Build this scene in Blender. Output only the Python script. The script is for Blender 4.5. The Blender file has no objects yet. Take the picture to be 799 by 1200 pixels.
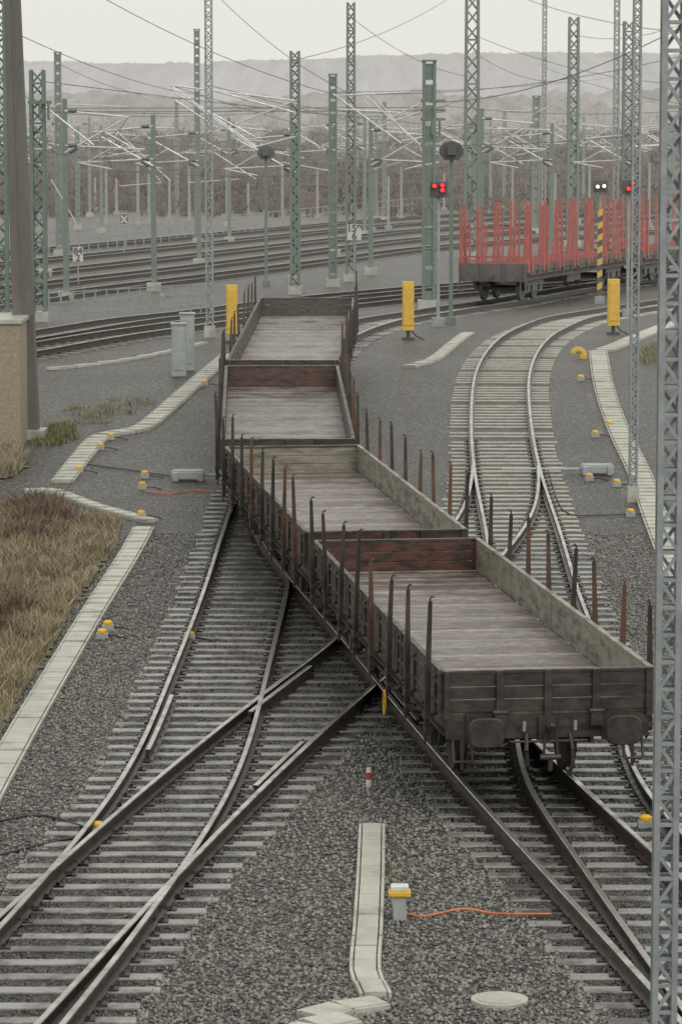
import bpy, math, random
import numpy as np
from mathutils import Vector, Matrix
from mathutils import noise as nz
random.seed(7); np.random.seed(7)
R=math.radians
scene=bpy.context.scene
# ------------------------------------------------------------ camera model
F=4000.0; CAMZ=8.6; PITCH=math.atan(450/F)
cp,sp=math.cos(PITCH),math.sin(PITCH)
_hy=np.array([-200,46,57,70,84,97,106,114,124,135,160,6000.]);_hz=np.array([0,0,.12,.48,1.15,1.95,2.25,2.25,2.0,1.8,1.75,1.75])
_fy=np.arange(-200,300,.5);_fz=np.interp(_fy,_hy,_hz)
_k=np.hanning(21);_k/=_k.sum();_fzs=np.convolve(np.pad(_fz,10,mode='edge'),_k,mode='valid')
def H(y): return float(np.interp(y,_fy,_fzs))
GO=-0.20
def ray(px,py):
    u=(px-399.5)/F; v=(600-py)/F
    return (u, cp+v*sp, -sp+v*cp)
def P(px,py,Y):
    d=ray(px,py); t=Y/d[1]
    return Vector((d[0]*t,Y,CAMZ+d[2]*t))
def G(px,py,off=GO):
    d=ray(px,py); y0=20.
    f=lambda Y: CAMZ+d[2]/d[1]*Y-(H(Y)+off)
    Y=y0
    while f(Y)>0 and Y<6000: Y*=1.01
    a,b=Y/1.01,Y
    for _ in range(40):
        m=(a+b)/2
        if f(m)>0:a=m
        else:b=m
    Y=b; t=Y/d[1]
    return Vector((d[0]*t,Y,H(Y)+off))
# ------------------------------------------------------------ materials
def haze_nodes(nt,colsock,k=.0028,hc=(.60,.60,.585)):  # distance haze painted into the base colour, growing with world depth; no fog volume
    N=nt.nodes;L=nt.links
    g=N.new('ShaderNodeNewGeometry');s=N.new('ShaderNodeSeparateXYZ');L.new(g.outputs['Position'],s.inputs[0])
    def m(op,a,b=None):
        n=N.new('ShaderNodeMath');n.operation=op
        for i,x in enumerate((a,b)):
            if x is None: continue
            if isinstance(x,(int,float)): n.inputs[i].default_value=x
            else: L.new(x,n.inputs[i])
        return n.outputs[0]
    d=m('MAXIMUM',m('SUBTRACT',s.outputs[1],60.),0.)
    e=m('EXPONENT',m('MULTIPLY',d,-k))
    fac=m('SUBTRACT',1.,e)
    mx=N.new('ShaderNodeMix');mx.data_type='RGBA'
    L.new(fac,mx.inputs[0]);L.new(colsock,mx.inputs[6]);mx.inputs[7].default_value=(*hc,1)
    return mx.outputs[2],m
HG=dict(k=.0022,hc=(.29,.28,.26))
def base_mat(name):
    mt=bpy.data.materials.new(name);mt.use_nodes=True
    nt=mt.node_tree;b=nt.nodes['Principled BSDF'];return mt,nt,b
def ramp(nt,sock,stops):
    r=nt.nodes.new('ShaderNodeValToRGB');el=r.color_ramp.elements
    while len(el)<len(stops): el.new(.5)
    for e,(p,c) in zip(el,stops): e.position=p;e.color=(*c,1)
    nt.links.new(sock,r.inputs[0]);return r.outputs[0]
def M(name,c1,c2=None,scale=4,rough=.7,metal=0,bump=0,bscale=40,stretch=(1,1,1),rvar=.15,lo=.35,hi=.65,spec=.5,island=False,hz={}):
    mt,nt,b=base_mat(name);N=nt.nodes;L=nt.links
    c2=c2 or tuple(x*.6 for x in c1)
    tc=N.new('ShaderNodeTexCoord');mp=N.new('ShaderNodeMapping');mp.inputs['Scale'].default_value=stretch
    L.new(tc.outputs['Object'],mp.inputs[0])
    n=N.new('ShaderNodeTexNoise');n.inputs['Scale'].default_value=scale;n.inputs['Detail'].default_value=4;n.inputs['Roughness'].default_value=.65
    L.new(mp.outputs[0],n.inputs['Vector'])
    src=n.outputs[0]
    if island:
        g=N.new('ShaderNodeNewGeometry');a=N.new('ShaderNodeMath');a.operation='ADD';L.new(n.outputs[0],a.inputs[0]);
        mu=N.new('ShaderNodeMath');mu.operation='MULTIPLY_ADD';L.new(g.outputs['Random Per Island'],mu.inputs[0]);mu.inputs[1].default_value=.6;mu.inputs[2].default_value=-.3
        L.new(mu.outputs[0],a.inputs[1]);src=a.outputs[0]
    c=ramp(nt,src,[(lo,c1),(hi,c2)])
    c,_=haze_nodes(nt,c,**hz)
    L.new(c,b.inputs['Base Color'])
    mr=N.new('ShaderNodeMapRange');mr.inputs['To Min'].default_value=max(rough-rvar,.05);mr.inputs['To Max'].default_value=min(rough+rvar,1);mr.inputs['From Min'].default_value=.3;mr.inputs['From Max'].default_value=.7
    L.new(n.outputs[0],mr.inputs[0]);L.new(mr.outputs[0],b.inputs['Roughness'])
    b.inputs['Metallic'].default_value=metal;b.inputs['Specular IOR Level'].default_value=spec
    if bump:
        n2=N.new('ShaderNodeTexNoise');n2.inputs['Scale'].default_value=bscale;n2.inputs['Detail'].default_value=3;L.new(mp.outputs[0],n2.inputs['Vector'])
        bp=N.new('ShaderNodeBump');bp.inputs['Strength'].default_value=bump;bp.inputs['Distance'].default_value=.02;L.new(n2.outputs[0],bp.inputs['Height']);L.new(bp.outputs[0],b.inputs['Normal'])
    return mt
def ballast_mat(name='ballast',g_=1.,rough=.42):
    mt,nt,b=base_mat(name);N=nt.nodes;L=nt.links
    tc=N.new('ShaderNodeTexCoord')
    vo=N.new('ShaderNodeTexVoronoi');vo.inputs['Scale'].default_value=18;vo.inputs['Randomness'].default_value=1
    L.new(tc.outputs['Object'],vo.inputs['Vector'])
    sp_=N.new('ShaderNodeSeparateColor');L.new(vo.outputs['Color'],sp_.inputs[0])
    c=ramp(nt,sp_.outputs[0],[(0,(.05*g_,.045*g_,.041*g_)),(.45,(.125*g_,.117*g_,.108*g_)),(.8,(.20*g_,.19*g_,.176*g_)),(1,(.40*g_,.385*g_,.36*g_))])
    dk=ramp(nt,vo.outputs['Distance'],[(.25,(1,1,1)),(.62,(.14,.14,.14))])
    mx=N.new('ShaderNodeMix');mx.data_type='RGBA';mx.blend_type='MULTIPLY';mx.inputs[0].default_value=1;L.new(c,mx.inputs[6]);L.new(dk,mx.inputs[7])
    n=N.new('ShaderNodeTexNoise');n.inputs['Scale'].default_value=.35;n.inputs['Detail'].default_value=5;L.new(tc.outputs['Object'],n.inputs['Vector'])
    tint=ramp(nt,n.outputs[0],[(.3,(.76,.71,.65)),(.5,(1.0,.98,.95)),(.7,(1.28,1.27,1.22))])
    m2=N.new('ShaderNodeMix');m2.data_type='RGBA';m2.blend_type='MULTIPLY';m2.inputs[0].default_value=1;L.new(mx.outputs[2],m2.inputs[6]);L.new(tint,m2.inputs[7])
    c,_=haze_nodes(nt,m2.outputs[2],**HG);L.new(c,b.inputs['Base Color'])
    b.inputs['Roughness'].default_value=rough
    bp=N.new('ShaderNodeBump');bp.invert=True;bp.inputs['Strength'].default_value=1;bp.inputs['Distance'].default_value=.035;L.new(vo.outputs['Distance'],bp.inputs['Height']);L.new(bp.outputs[0],b.inputs['Normal'])
    return mt
def plank_mat(name,cols,w=.19,rough=.33):
    mt,nt,b=base_mat(name);N=nt.nodes;L=nt.links
    tc=N.new('ShaderNodeTexCoord');s=N.new('ShaderNodeSeparateXYZ');L.new(tc.outputs['Object'],s.inputs[0])
    def m(op,a,b2=None):
        n=N.new('ShaderNodeMath');n.operation=op
        for i,x in enumerate((a,b2)):
            if x is None: continue
            if isinstance(x,(int,float)): n.inputs[i].default_value=x
            else: L.new(x,n.inputs[i])
        return n.outputs[0]
    q=m('DIVIDE',s.outputs[1],w);fl=m('FLOOR',q);fr=m('FRACT',q)
    wn=N.new('ShaderNodeTexWhiteNoise');wn.noise_dimensions='1D';L.new(fl,wn.inputs['W'])
    mp=N.new('ShaderNodeMapping');mp.inputs['Scale'].default_value=(2.2,6,1);L.new(tc.outputs['Object'],mp.inputs[0])
    n=N.new('ShaderNodeTexNoise');n.inputs['Scale'].default_value=2.2;n.inputs['Detail'].default_value=9;n.inputs['Roughness'].default_value=.8;L.new(mp.outputs[0],n.inputs['Vector'])
    n3=N.new('ShaderNodeTexNoise');n3.inputs['Scale'].default_value=.9;n3.inputs['Detail'].default_value=5;L.new(tc.outputs['Object'],n3.inputs['Vector'])
    f=m('ADD',m('MULTIPLY',n.outputs[0],1.1),m('ADD',m('MULTIPLY',wn.outputs[0],.22),m('MULTIPLY',n3.outputs[0],.3)))
    c=ramp(nt,f,[(.58,cols[0]),(.78,cols[1]),(.98,cols[2])])
    gap=m('LESS_THAN',fr,.13)
    mx=N.new('ShaderNodeMix');mx.data_type='RGBA';L.new(gap,mx.inputs[0]);L.new(c,mx.inputs[6]);mx.inputs[7].default_value=(.012,.01,.009,1)
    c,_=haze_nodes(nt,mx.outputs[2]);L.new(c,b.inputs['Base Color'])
    rr=N.new('ShaderNodeMapRange');rr.inputs['From Min'].default_value=.4;rr.inputs['From Max'].default_value=.6;rr.inputs['To Min'].default_value=rough-.18;rr.inputs['To Max'].default_value=rough+.25
    L.new(n3.outputs[0],rr.inputs[0]);L.new(rr.outputs[0],b.inputs['Roughness'])
    bp=N.new('ShaderNodeBump');bp.inputs['Strength'].default_value=.7;bp.inputs['Distance'].default_value=.01;L.new(m('ADD',n.outputs[0],m('MULTIPLY',gap,-1.5)),bp.inputs['Height']);L.new(bp.outputs[0],b.inputs['Normal'])
    return mt
def emit(name,c,s):
    mt,nt,b=base_mat(name);b.inputs['Base Color'].default_value=(*c,1);b.inputs['Emission Color'].default_value=(*c,1);b.inputs['Emission Strength'].default_value=s;return mt
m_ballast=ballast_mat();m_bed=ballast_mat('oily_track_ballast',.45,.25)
m_stone=M('stone',(.065,.060,.054),(.36,.345,.315),scale=9,rough=.36,island=True,lo=.2,hi=.9)
m_stoned=M('stone_dark',(.025,.022,.019),(.13,.117,.104),scale=9,rough=.22,island=True,lo=.25,hi=.85)
m_sleeper=M('sleeper_wet',(.30,.29,.272),(.07,.062,.055),scale=1.6,rough=.22,bump=.35,bscale=30,lo=.44,hi=.62,hz=HG,rvar=.12)
m_sleeperc=M('sleeper_concrete',(.46,.445,.38),(.31,.295,.25),scale=3,rough=.36,bump=.3,hz=HG)
m_railtop=M('rail_head',(.60,.59,.57),(.30,.27,.24),scale=2.2,rough=.22,metal=.65,rvar=.1)
m_railside=M('rail_rust',(.026,.021,.018),(.06,.042,.032),scale=6,rough=.36,bump=.3,hz=HG)
m_conc=M('concrete_duct',(.55,.545,.48),(.30,.305,.24),scale=1.8,rough=.30,bump=.25,rvar=.2,lo=.4,hi=.72)
m_concold=M('concrete_mast',(.10,.094,.086),(.155,.145,.13),scale=3,rough=.8,bump=.2,stretch=(1,1,.2))
m_galv=M('galvanised_steel',(.38,.41,.42),(.26,.285,.295),scale=5,rough=.5,metal=.25)
m_green=M('green_paint',(.125,.19,.15),(.085,.14,.108),scale=3,rough=.55)
m_black=M('black_plastic',(.016,.016,.018),(.03,.03,.032),rough=.5)
m_yellow=M('yellow_paint',(.82,.49,.03),(.60,.36,.03),scale=5,rough=.45,lo=.45,hi=.75)
m_white=M('white_paint',(.8,.8,.77),(.6,.6,.56),scale=4,rough=.5)
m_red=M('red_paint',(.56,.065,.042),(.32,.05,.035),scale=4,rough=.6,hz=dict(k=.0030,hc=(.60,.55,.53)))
m_grey=M('grey_box',(.42,.45,.45),(.32,.35,.35),scale=3,rough=.5)
m_orange=M('orange_cable',(.8,.22,.06),(.6,.15,.05),rough=.5)
m_tube=M('aluminium_tube',(.72,.72,.72),(.55,.55,.55),rough=.4,metal=.2)
m_wire=M('wire',(.09,.085,.08),(.06,.055,.05),rough=.6)
m_wbrown=M('wagon_brown_paint',(.088,.070,.055),(.038,.030,.025),scale=3,rough=.4,bump=.3,stretch=(1,1,2.5),lo=.38,hi=.62)
m_wfront=M('wagon_dark_end_paint',(.070,.054,.043),(.024,.020,.018),scale=2.5,rough=.4,bump=.4,stretch=(1.5,1,4),lo=.38,hi=.62)
m_wdark=M('wagon_underframe',(.028,.025,.023),(.06,.047,.038),scale=5,rough=.42,bump=.3)
m_wrust=M('rusty_end_board',(.125,.052,.036),(.032,.024,.021),scale=2.0,rough=.4,bump=.3,stretch=(1.6,1,4),lo=.42,hi=.6)
m_wbeige=M('weathered_side_board',(.33,.305,.25),(.11,.095,.075),scale=2.0,rough=.4,bump=.3,stretch=(1,1.2,4),lo=.4,hi=.7)
m_stake=M('steel_stake',(.03,.026,.024),(.09,.055,.038),scale=2,rough=.45,lo=.45,hi=.72)
m_stake2=M('rusty_stake',(.15,.068,.04),(.045,.032,.026),scale=2,rough=.5)
m_floor=plank_mat('wagon_floor_planks',[(.06,.046,.038),(.185,.15,.13),(.44,.40,.37)])
m_floor2=plank_mat('wagon_floor_planks_old',[(.045,.037,.032),(.15,.127,.112),(.36,.33,.30)])
# ------------------------------------------------------------ mesh builder
class MB:
    def __init__(s): s.v=[];s.f=[];s.m=[]
    def add(s,vs,fs,mat=0):
        o=len(s.v);s.v+= [tuple(v) for v in vs];s.f+=[tuple(i+o for i in f) for f in fs];s.m+=[mat]*len(fs)
    def box(s,c,sz,mat=0,rz=0):
        x,y,z=[a/2 for a in sz];cs,sn=math.cos(rz),math.sin(rz)
        vs=[]
        for dz in(-z,z):
            for dx,dy in((-x,-y),(x,-y),(x,y),(-x,y)):
                vs.append((c[0]+dx*cs-dy*sn,c[1]+dx*sn+dy*cs,c[2]+dz))
        s.add(vs,[(3,2,1,0),(4,5,6,7),(0,1,5,4),(1,2,6,5),(2,3,7,6),(3,0,4,7)],mat)
    def beam(s,p,q,w,h=None,mat=0,k=1.0):
        p=Vector(p);q=Vector(q);h=h or w;d=(q-p).normalized()
        up=Vector((0,0,1)) if abs(d.z)<.95 else Vector((0,1,0))
        a=d.cross(up).normalized();b=a.cross(d).normalized()
        vs=[]
        for pt,kk in((p,1),(q,k)):
            for i,j in((-1,-1),(1,-1),(1,1),(-1,1)): vs.append(pt+a*(i*w/2*kk)+b*(j*h/2*kk))
        s.add(vs,[(3,2,1,0),(4,5,6,7),(0,1,5,4),(1,2,6,5),(2,3,7,6),(3,0,4,7)],mat)
    def cyl(s,p,q,r,n=10,mat=0,r2=None,cap=True):
        p=Vector(p);q=Vector(q);r2=r if r2 is None else r2;d=(q-p).normalized()
        up=Vector((0,0,1)) if abs(d.z)<.95 else Vector((0,1,0))
        a=d.cross(up).normalized();b=a.cross(d).normalized();vs=[]
        for pt,rr in((p,r),(q,r2)):
            for i in range(n):
                t=2*math.pi*i/n;vs.append(pt+a*(rr*math.cos(t))+b*(rr*math.sin(t)))
        fs=[(i,(i+1)%n,n+(i+1)%n,n+i) for i in range(n)]
        if cap: fs+=[tuple(range(n))[::-1],tuple(range(n,2*n))]
        s.add(vs,fs,mat)
    def tube(s,pts,r,n=6,mat=0):
        for a,b in zip(pts[:-1],pts[1:]): s.cyl(a,b,r,n,mat,cap=False)
    def build(s,name,mats,parent=None,bevel=0,smooth=False):
        me=bpy.data.meshes.new(name);me.from_pydata(s.v,[],s.f)
        for m in mats: me.materials.append(m)
        me.polygons.foreach_set('material_index',s.m)
        if smooth: me.polygons.foreach_set('use_smooth',[True]*len(s.f))
        me.update();o=bpy.data.objects.new(name,me);scene.collection.objects.link(o)
        if parent: o.parent=parent
        if bevel:
            b=o.modifiers.new('bevel','BEVEL');b.width=bevel;b.segments=2;b.limit_method='ANGLE'
        return o
def empty(name,loc=(0,0,0)):
    o=bpy.data.objects.new(name,None);o.location=loc;scene.collection.objects.link(o);return o
def np_mesh(name,V,T,mats,nv=3):
    me=bpy.data.meshes.new(name);me.vertices.add(len(V));me.vertices.foreach_set('co',V.astype(np.float32).ravel())
    n=len(T);me.loops.add(n*nv);me.loops.foreach_set('vertex_index',T.astype(np.int32).ravel())
    me.polygons.add(n);me.polygons.foreach_set('loop_start',np.arange(n,dtype=np.int32)*nv)
    me.polygons.foreach_set('loop_total',np.full(n,nv,dtype=np.int32))
    for m in mats: me.materials.append(m)
    me.update(calc_edges=True);o=bpy.data.objects.new(name,me);scene.collection.objects.link(o);return o
# ------------------------------------------------------------ ground
ys=np.concatenate([np.arange(-40,200,1.),np.arange(200,600,20.),np.arange(600,5001,200.)])
xs=np.concatenate([np.arange(-3000,-200,200.),np.arange(-200,-40,20.),np.arange(-40,41,2.),np.arange(60,201,20.),np.arange(400,3001,200.)])
V=np.array([(x,y,H(y)+GO) for y in ys for x in xs]);nx=len(xs);T=[]
for j in range(len(ys)-1):
    for i in range(nx-1): T.append((j*nx+i,j*nx+i+1,(j+1)*nx+i+1,(j+1)*nx+i))
g=np_mesh('ground',V,np.array(T),[m_ballast],4)
# ------------------------------------------------------------ tracks
def spline(pts,step=.5):
    P_=[Vector(p) for p in pts];P_=[P_[0]*2-P_[1]]+P_+[P_[-1]*2-P_[-2]];out=[]
    for i in range(1,len(P_)-2):
        a,b,c,d=P_[i-1:i+3];n=max(2,int((c-b).length/step))
        for j in range(n):
            t=j/n;out.append(.5*((2*b)+(c-a)*t+(2*a-5*b+4*c-d)*t*t+(3*b-a-3*c+d)*t**3))
    out.append(P_[-2]);return out
def smooth_pts(pts,it=6):
    for _ in range(it):
        pts=[pts[0]]+[(pts[i-1]+pts[i]*2+pts[i+1])/4 for i in range(1,len(pts)-1)]+[pts[-1]]
    return pts
def trk(px,step=.5,it=40):
    pts=[G(x,y,0) for x,y in px] if not isinstance(px[0],Vector) else px
    s=smooth_pts(spline(pts,step),it)
    return [Vector((p.x,p.y,H(p.y))) for p in s]
def normals(pts):
    out=[]
    for i in range(len(pts)):
        d=pts[min(i+1,len(pts)-1)]-pts[max(i-1,0)];out.append(Vector((d.y,-d.x,0)).normalized())
    return out
prof=[(-.030,0),(.030,0),(.036,-.010),(.036,-.04),(.01,-.055),(.01,-.14),(.07,-.158),(.07,-.172),(-.07,-.172),(-.07,-.158),(-.01,-.14),(-.01,-.055),(-.036,-.04),(-.036,-.010)]
def sweep(mb,pts,off,dz=0,i0=0,i1=None,tm=1):
    ns=normals(pts);pts=pts[i0:i1];ns=ns[i0:i1];n=len(prof);vs=[]
    for p,nn in zip(pts,ns):
        for x,z in prof: vs.append((p.x+nn.x*(off+x),p.y+nn.y*(off+x),p.z+z+dz))
    o=len(mb.v);mb.v+=vs
    for i in range(len(pts)-1):
        for k in range(n):
            k2=(k+1)%n;mb.f.append((o+i*n+k,o+i*n+k2,o+(i+1)*n+k2,o+(i+1)*n+k));mb.m.append(tm if k in(0,1,n-1) else 0)
    for e_,fl in((0,True),(len(pts)-1,False)):
        f_=tuple(o+e_*n+k for k in range(n));mb.f.append(f_[::-1] if fl else f_);mb.m.append(0)
L_px=[(328,545),(316,580),(307,610),(288,690),(266,760),(218,900),(150,1000),(80,1090),(-18,1200),(-140,1330)]
X_px=[(592,545),(592,575),(577,612),(520,673),(439,755),(382,800),(263,900),(157,1000),(52,1100),(-47,1200),(-185,1330)]
Rr_px=[(596,560),(612,620),(628,690),(652,770),(676,900),(735,985),(832,1110),(905,1200),(1020,1330)]
W_px=[(329,509),(330,560),(345,625),(395,685),(458,750),(500,800),(575,880),(650,958),(740,1047),(858,1165),(1010,1320)]
def d(v): return Vector(v)
Lc=trk(L_px[::-1]);Xc=trk(X_px[::-1])
W_all=[G(x,y,0) for x,y in W_px[::-1]]+[d((-.95,99,0)),d((-.1,107,0)),d((1.35,115,0)),d((3.3,124,0)),d((5.8,133.5,0)),d((11.5,151,0)),d((20,172,0)),d((33,200,0))]
Wc=trk(W_all)
R_all=[G(x,y,0) for x,y in Rr_px[::-1]]+[G(x,y,0) for x,y in [(588,510),(586,462),(590,432),(607,402),(640,381),(695,366),(800,350),(950,332)]]
Rc=trk(R_all,it=12)
def ptsY(pts): return np.array([p.y for p in pts]),np.array([p.x for p in pts])
for nm,pts,dz in(('left_track',Lc,0),('crossover_track',Xc,.003),('right_track',Rc,.006),('wagon_track',Wc,.009)):
    mb=MB()
    for o in(-.75,.75): sweep(mb,pts,o,dz)
    if nm=='crossover_track':
        for ya,yb,oo in((49.5,54.5,-.62),(44,48.5,.62),(53,58,.62)):
            idx=[i for i,p in enumerate(pts) if ya<p.y<yb];sweep(mb,pts,oo,dz-.014,idx[0],idx[-1],1)
    if nm=='wagon_track':
        idx=[i for i,p in enumerate(pts) if 49<p.y<54];sweep(mb,pts,-.62,dz-.014,idx[0],idx[-1],1)
    if nm=='left_track':
        idx=[i for i,p in enumerate(pts) if 46.5<p.y<52]
        sweep(mb,pts,-.62,dz-.012,idx[0],idx[-1],1)
    mb.build(nm+'_rails',[m_railside,m_railtop])
near=[ptsY(p) for p in(Lc,Xc,Rc,Wc)]
rows={};sl=MB();slc=MB();pl=MB();bed=MB()
Y0=24.;k=0
while Y0+k*.6<84:
    Y=Y0+k*.6;iv=[]
    for ti,(yy,xx) in enumerate(near):
        if Y<yy.min() or Y>yy.max(): continue
        x=float(np.interp(Y,yy,xx));iv.append([x-1.3,x+1.3])
        for o in(-.75,.75):
            pl.box((x+o,Y,H(Y)-.163+.0007*ti),(.34,.15,.018+.001*ti),0)
            for q in(-.1,.1): pl.box((x+o+q,Y,H(Y)-.14+.0006*ti),(.035,.05,.04+.001*ti),0)
    iv.sort();mg=[]
    for a in iv:
        if mg and a[0]<mg[-1][1]+.1: mg[-1][1]=max(mg[-1][1],a[1])
        else: mg.append(list(a))
    rows[k]=mg
    for a,b in mg:
        if Y<72:
            zz=[H(Y-.3)+GO+.008,H(Y+.3)+GO+.008];a2=a+.12;b2=b-.12
            bed.add([(a2,Y-.3,zz[0]),(b2,Y-.3,zz[0]),(b2,Y+.3,zz[1]),(a2,Y+.3,zz[1])],[(0,1,2,3)])
        a+=random.uniform(-.06,.06);b+=random.uniform(-.06,.06)
        conc=(a>1.6 and Y>62)
        (slc if conc else sl).box(((a+b)/2,Y+random.uniform(-.025,.025),H(Y)-.172-.1+random.uniform(-.010,.003)),(b-a,.25 if conc else .235,.2),0,rz=random.uniform(-.010,.010))
    k+=1
def perp_sleepers(mb,pts,ymin,ymax=1e9,ln=2.6,zo=0):
    acc=0;ns=normals(pts)
    for i in range(1,len(pts)):
        seg=(pts[i]-pts[i-1]).length;acc+=seg
        if acc>=.6:
            acc-=.6
            if ymin<pts[i].y<ymax:
                n=ns[i];mb.box((pts[i].x,pts[i].y,pts[i].z-.272+zo),(ln,.26,.2),0,rz=math.atan2(n.y,n.x))
perp_sleepers(slc,Rc,84.2);perp_sleepers(sl,Wc,84.2,zo=.003)
sl.build('timber_sleepers',[m_sleeper],bevel=.012);slc.build('concrete_sleepers',[m_sleeperc],bevel=.012)
pl.build('rail_baseplates',[m_railside]);bed.build('track_bed',[m_bed])
far=[[(-120,436),(60,403),(240,376),(330,364),(430,352),(560,340),(800,322)],
 [(-120,418),(60,389),(240,364),(330,352),(430,342),(560,331),(800,315)],
 [(-150,372),(60,346),(250,322),(400,303),(520,288),(800,268)],
 [(-150,356),(60,331),(250,309),(400,290),(520,277),(800,258)],
 [(-150,338),(60,317),(250,296),(400,279),(520,267),(800,252)],
 [(-150,322),(60,303),(250,284),(400,269),(520,259),(800,246)],
 [(-150,308),(60,291),(250,274),(400,261),(520,252),(800,241)]]
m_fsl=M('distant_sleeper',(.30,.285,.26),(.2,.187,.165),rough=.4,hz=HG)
for i,px in enumerate(far):
    pts=trk(px,2.,3);mb=MB()
    for o in(-.75,.75): sweep(mb,pts,o,.012+.003*i)
    mb.build('distant_track_rails',[m_railside,m_railtop])
    mb=MB();perp_sleepers(mb,trk(px,.6,3),0,zo=.004+i*.001);mb.build('distant_sleepers',[m_fsl])
def stones(name,n,ymax,mat,intrack):
    sy=28+(np.random.rand(n)**1.3)*(ymax-28);hw=.105*sy+.6;sx=(np.random.rand(n)*2-1)*hw
    kk=np.rint((sy-Y0)/.6).astype(int);keep=np.ones(n,bool)
    for i in range(n):
        inn=False
        for a,b in rows.get(kk[i],[]):
            if a+.1<sx[i]<b-.1: inn=True
        if inn!=intrack: keep[i]=False
        elif inn and abs(sy[i]-(Y0+kk[i]*.6))<.15 and random.random()<.98: keep[i]=False
    sx=sx[keep];sy=sy[keep];n=len(sx)
    sz=np.interp(sy,_fy,_fzs)+GO+.006
    r=np.random.uniform(.016,.038,n)
    O=np.array([(1,0,0),(-1,0,0),(0,1,0),(0,-1,0),(0,0,1),(0,0,-1)],float)
    ang=np.random.rand(n)*6.28;V=O[None]*(np.random.uniform(.6,1.3,(n,6,1)))
    V+=np.random.uniform(-.3,.3,(n,6,3));V*=r[:,None,None];V[:,:,2]*=.75
    ca,sa=np.cos(ang)[:,None],np.sin(ang)[:,None]
    X=V[:,:,0]*ca-V[:,:,1]*sa;Yv=V[:,:,0]*sa+V[:,:,1]*ca
    V=np.stack([X+sx[:,None],Yv+sy[:,None],V[:,:,2]+sz[:,None]],2).reshape(-1,3)
    Fc=np.array([(0,2,4),(2,1,4),(1,3,4),(3,0,4),(2,0,5),(1,2,5),(3,1,5),(0,3,5)])
    T=(Fc[None]+(np.arange(n)*6)[:,None,None]).reshape(-1,3)
    np_mesh(name,V,T,[mat])
stones('ballast_stones',120000,70,m_stone,False);stones('track_ballast_stones',70000,60,m_stoned,True)
# ------------------------------------------------------------ cable ducts
def duct(name,px,width,slab=.5,h=.09,m=m_conc,up=.03,gap=.012):
    pts=smooth_pts(spline([G(x,y) for x,y in px],.05),5);mb=MB();ns=normals(pts);acc=0
    for i in range(1,len(pts)):
        acc+=(pts[i]-pts[i-1]).length
        if acc>=slab:
            acc-=slab;p=pts[i];nn=ns[i]
            mb.box((p.x,p.y,H(p.y)+GO+up+random.uniform(-.006,.006)),(width,slab-gap,h),0,rz=math.atan2(nn.y,nn.x)+random.uniform(-.008,.008))
            if width>.2:
                for sgn in(-1,1): mb.box((p.x+nn.x*sgn*(width/2+.032),p.y+nn.y*sgn*(width/2+.032),H(p.y)+GO+up-.010),(.038,slab-.004,h),0,rz=math.atan2(nn.y,nn.x))
    mb.build(name,[m],bevel=.005)
duct('concrete_cable_duct',[(170,618),(150,655),(100,735),(45,828),(0,908),(-50,1000)],.34)
duct('concrete_cable_duct',[(14,578),(60,577),(110,594),(172,611)],.26)
duct('concrete_cable_duct',[(72,568),(98,535),(120,513),(165,503),(188,487),(215,463),(245,437),(268,418)],.42)
duct('concrete_cable_duct',[(436,966),(434,1030),(431,1090),(428,1140),(438,1166)],.23)
duct('concrete_cable_duct',[(474,1178),(440,1180),(400,1186),(360,1196)],.3,slab=.45)
duct('concrete_cable_duct',[(440,1200),(380,1204),(300,1240)],.36,slab=.45)
duct('concrete_cable_duct',[(700,412),(706,450),(722,500),(748,555),(768,610),(792,668),(835,760)],.46)
duct('concrete_cable_duct',[(705,413),(740,399),(810,376),(900,355)],.5)
duct('concrete_cable_duct',[(475,432),(508,422),(530,405),(548,392)],.3)
duct('concrete_kerb',[(40,436),(120,427),(180,417),(245,402)],.16,slab=1.)
p=G(585,1175);mb=MB();mb.cyl((p.x,p.y,p.z),(p.x,p.y,p.z+.045),.29,32);mb.cyl((p.x,p.y,p.z+.045),(p.x,p.y,p.z+.055),.23,32);mb.build('manhole_cover',[m_conc])
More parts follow.
